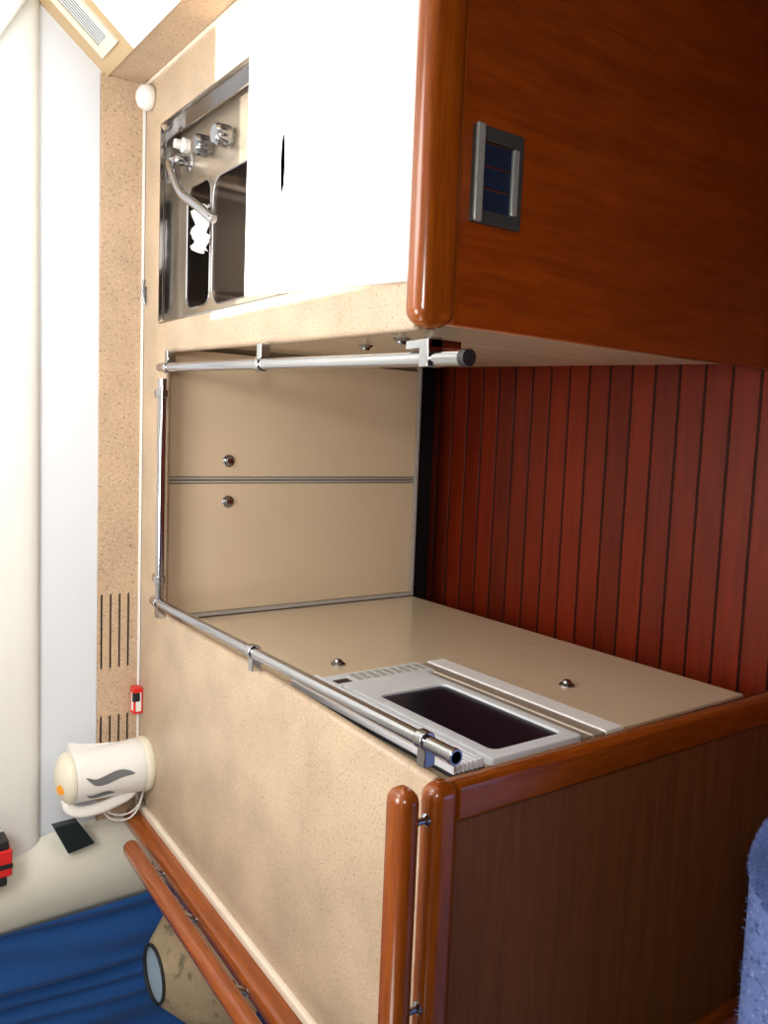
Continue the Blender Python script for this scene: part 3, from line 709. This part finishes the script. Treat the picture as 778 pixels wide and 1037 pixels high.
for A, C in zip(rings, rings[1:]):
    for j in range(len(base)): k = (j + 1) % len(base); bm.faces.new((A[j], A[k], C[k], C[j]))
bm.faces.new(rings[0][::-1]); bm.faces.new(rings[-1])
cush = obj('cushion', bm, M['towel'], st, smooth=70)
bm = bmesh.new()
for _ in range(90000):
    j = random.random() * len(base); j0 = int(j) % len(base); f = j - int(j)
    q = random.random() ** 0.8 * (len(prf) - 4) + 3; q0 = int(q); g = q - q0
    if q0 + 1 >= len(prf): continue
    def PP(a, b): 
        ins, z = prf[b]; x, y = base[a % len(base)]
        return Vector((cx + x * (X1 - X0 - 2 * ins) / (X1 - X0), cy + y * (Y1 - Y0 - 2 * ins) / (Y1 - Y0), z))
    p0 = PP(j0, q0).lerp(PP(j0 + 1, q0), f).lerp(PP(j0, q0 + 1).lerp(PP(j0 + 1, q0 + 1), f), g)
    if p0.x < -0.55 or p0.y < -1.72: continue
    nrm = (p0 - Vector((cx + (p0.x - cx) * 0.75, cy + (p0.y - cy) * 0.6, Z1 - 0.10))).normalized()
    dv = Vector((random.uniform(-1, 1), random.uniform(-1, 1), random.uniform(-.6, .6))) * 0.9
    tip = p0 + (nrm + dv).normalized() * random.uniform(0.006, 0.012)
    w_ = Vector((random.uniform(-1, 1), random.uniform(-1, 1), random.uniform(-1, 1))).normalized() * 0.0009
    bm.faces.new([bm.verts.new(p0 - nrm * .001 + w_), bm.verts.new(p0 - nrm * .001 - w_), bm.verts.new(tip)])
me = bpy.data.meshes.new('terry_pile'); bm.to_mesh(me); bm.free(); me.materials.append(M['towel'])
po = bpy.data.objects.new('terry_pile', me); COL.objects.link(po); po.parent = st; po.location = -st.location; po['kind'] = 'stuff'
obj('seat_base', B(-1.22, 0.0, -2.20, -1.62, FZ, 0.362), M['veneer'], st, bevel=0.005)

# ------------------------------------------------------------------ camera
cam = bpy.data.cameras.new('camera'); co = bpy.data.objects.new('camera', cam); COL.objects.link(co)
cy, sy = math.cos(-0.1158), math.sin(-0.1158); cp, spt = math.cos(0.6219), math.sin(0.6219); cr, srr = math.cos(0.0288), math.sin(0.0288)
f = Vector((sy * cp, cy * cp, -spt)); r = Vector((cy, -sy, 0)); d = f.cross(r)
r2 = cr * r + srr * d; d2 = -srr * r + cr * d
Mx = Matrix((d2, r2, -f)).transposed().to_4x4(); Mx.translation = Vector((0.5558, -2.2539, 1.7627))   # the photograph was taken with the camera on its side
co.matrix_world = Mx
cam.sensor_fit = 'VERTICAL'; cam.sensor_height = 36; cam.lens = 36 * 840.44 / 1037; cam.clip_start = 0.02
scene.camera = co

# ------------------------------------------------------------------ light
def area(name, loc, target, sx, sy, power, col=(1, 1, 1)):
    l = bpy.data.lights.new(name, 'AREA'); l.shape = 'RECTANGLE'; l.size = sx; l.size_y = sy; l.energy = power; l.color = col
    o = bpy.data.objects.new(name, l); COL.objects.link(o); o.location = loc
    o.rotation_euler = (Vector(target) - Vector(loc)).to_track_quat('-Z', 'Y').to_euler(); return o
sun = bpy.data.lights.new('sun', 'SUN'); sun.energy = 14; sun.angle = math.radians(0.6); sun.color = (1, 0.95, 0.86)
so = bpy.data.objects.new('sun', sun); COL.objects.link(so); so.rotation_euler = Vector((0.0, -0.2, -1)).to_track_quat('-Z', 'Y').to_euler()
area('hatch_skylight', (1.15, -0.5, 2.02), (1.1, -0.4, 0.9), 0.7, 0.8, 15, (1.0, 0.98, 0.95))
area('overhead_fill', (0.25, -0.75, 2.02), (0.25, -0.4, 0.0), 0.5, 0.7, 18, (1.0, 0.96, 0.90))  # added fill over the well to brighten the doors, no fitting known
area('camera_fill', (0.75, -2.35, 1.85), (0.6, -0.9, 0.7), 0.14, 0.10, 11, (1.0, 0.97, 0.93))  # added fill beside the camera for the end panels, no flash assumed
area('saloon_fill', (-1.1, -1.3, 2.0), (-0.8, -0.8, 0.8), 0.6, 0.6, 6, (1.0, 0.95, 0.88))  # added fill for the left worktop and grab rails, no lamp known
w = bpy.data.worlds.new('world'); scene.world = w; w.use_nodes = True
w.node_tree.nodes['Background'].inputs[0].default_value = (1.0, 0.93, 0.85, 1); w.node_tree.nodes['Background'].inputs[1].default_value = 0.6
scene.view_settings.view_transform = 'Standard'; scene.view_settings.look = 'None'
scene.view_settings.exposure = 0.0

# ------------------------------------------------------------------ bring the boat to true size, sole at z = 0
for me in bpy.data.meshes: me.transform(Matrix.Scale(SC, 4))
for o in bpy.data.objects:
    if o.parent is None:
        l = o.location.copy(); o.location = Vector((l.x, l.y, l.z)) * SC
        o.location.z += -FZ * SC
    else: o.location = o.location * SC
    for md in o.modifiers:
        if md.type == 'BEVEL': md.width *= SC
        if md.type == 'SOLIDIFY': md.thickness *= SC
for l in bpy.data.lights:
    if l.type == 'AREA': l.size *= SC; l.size_y *= SC; l.energy *= SC * SC
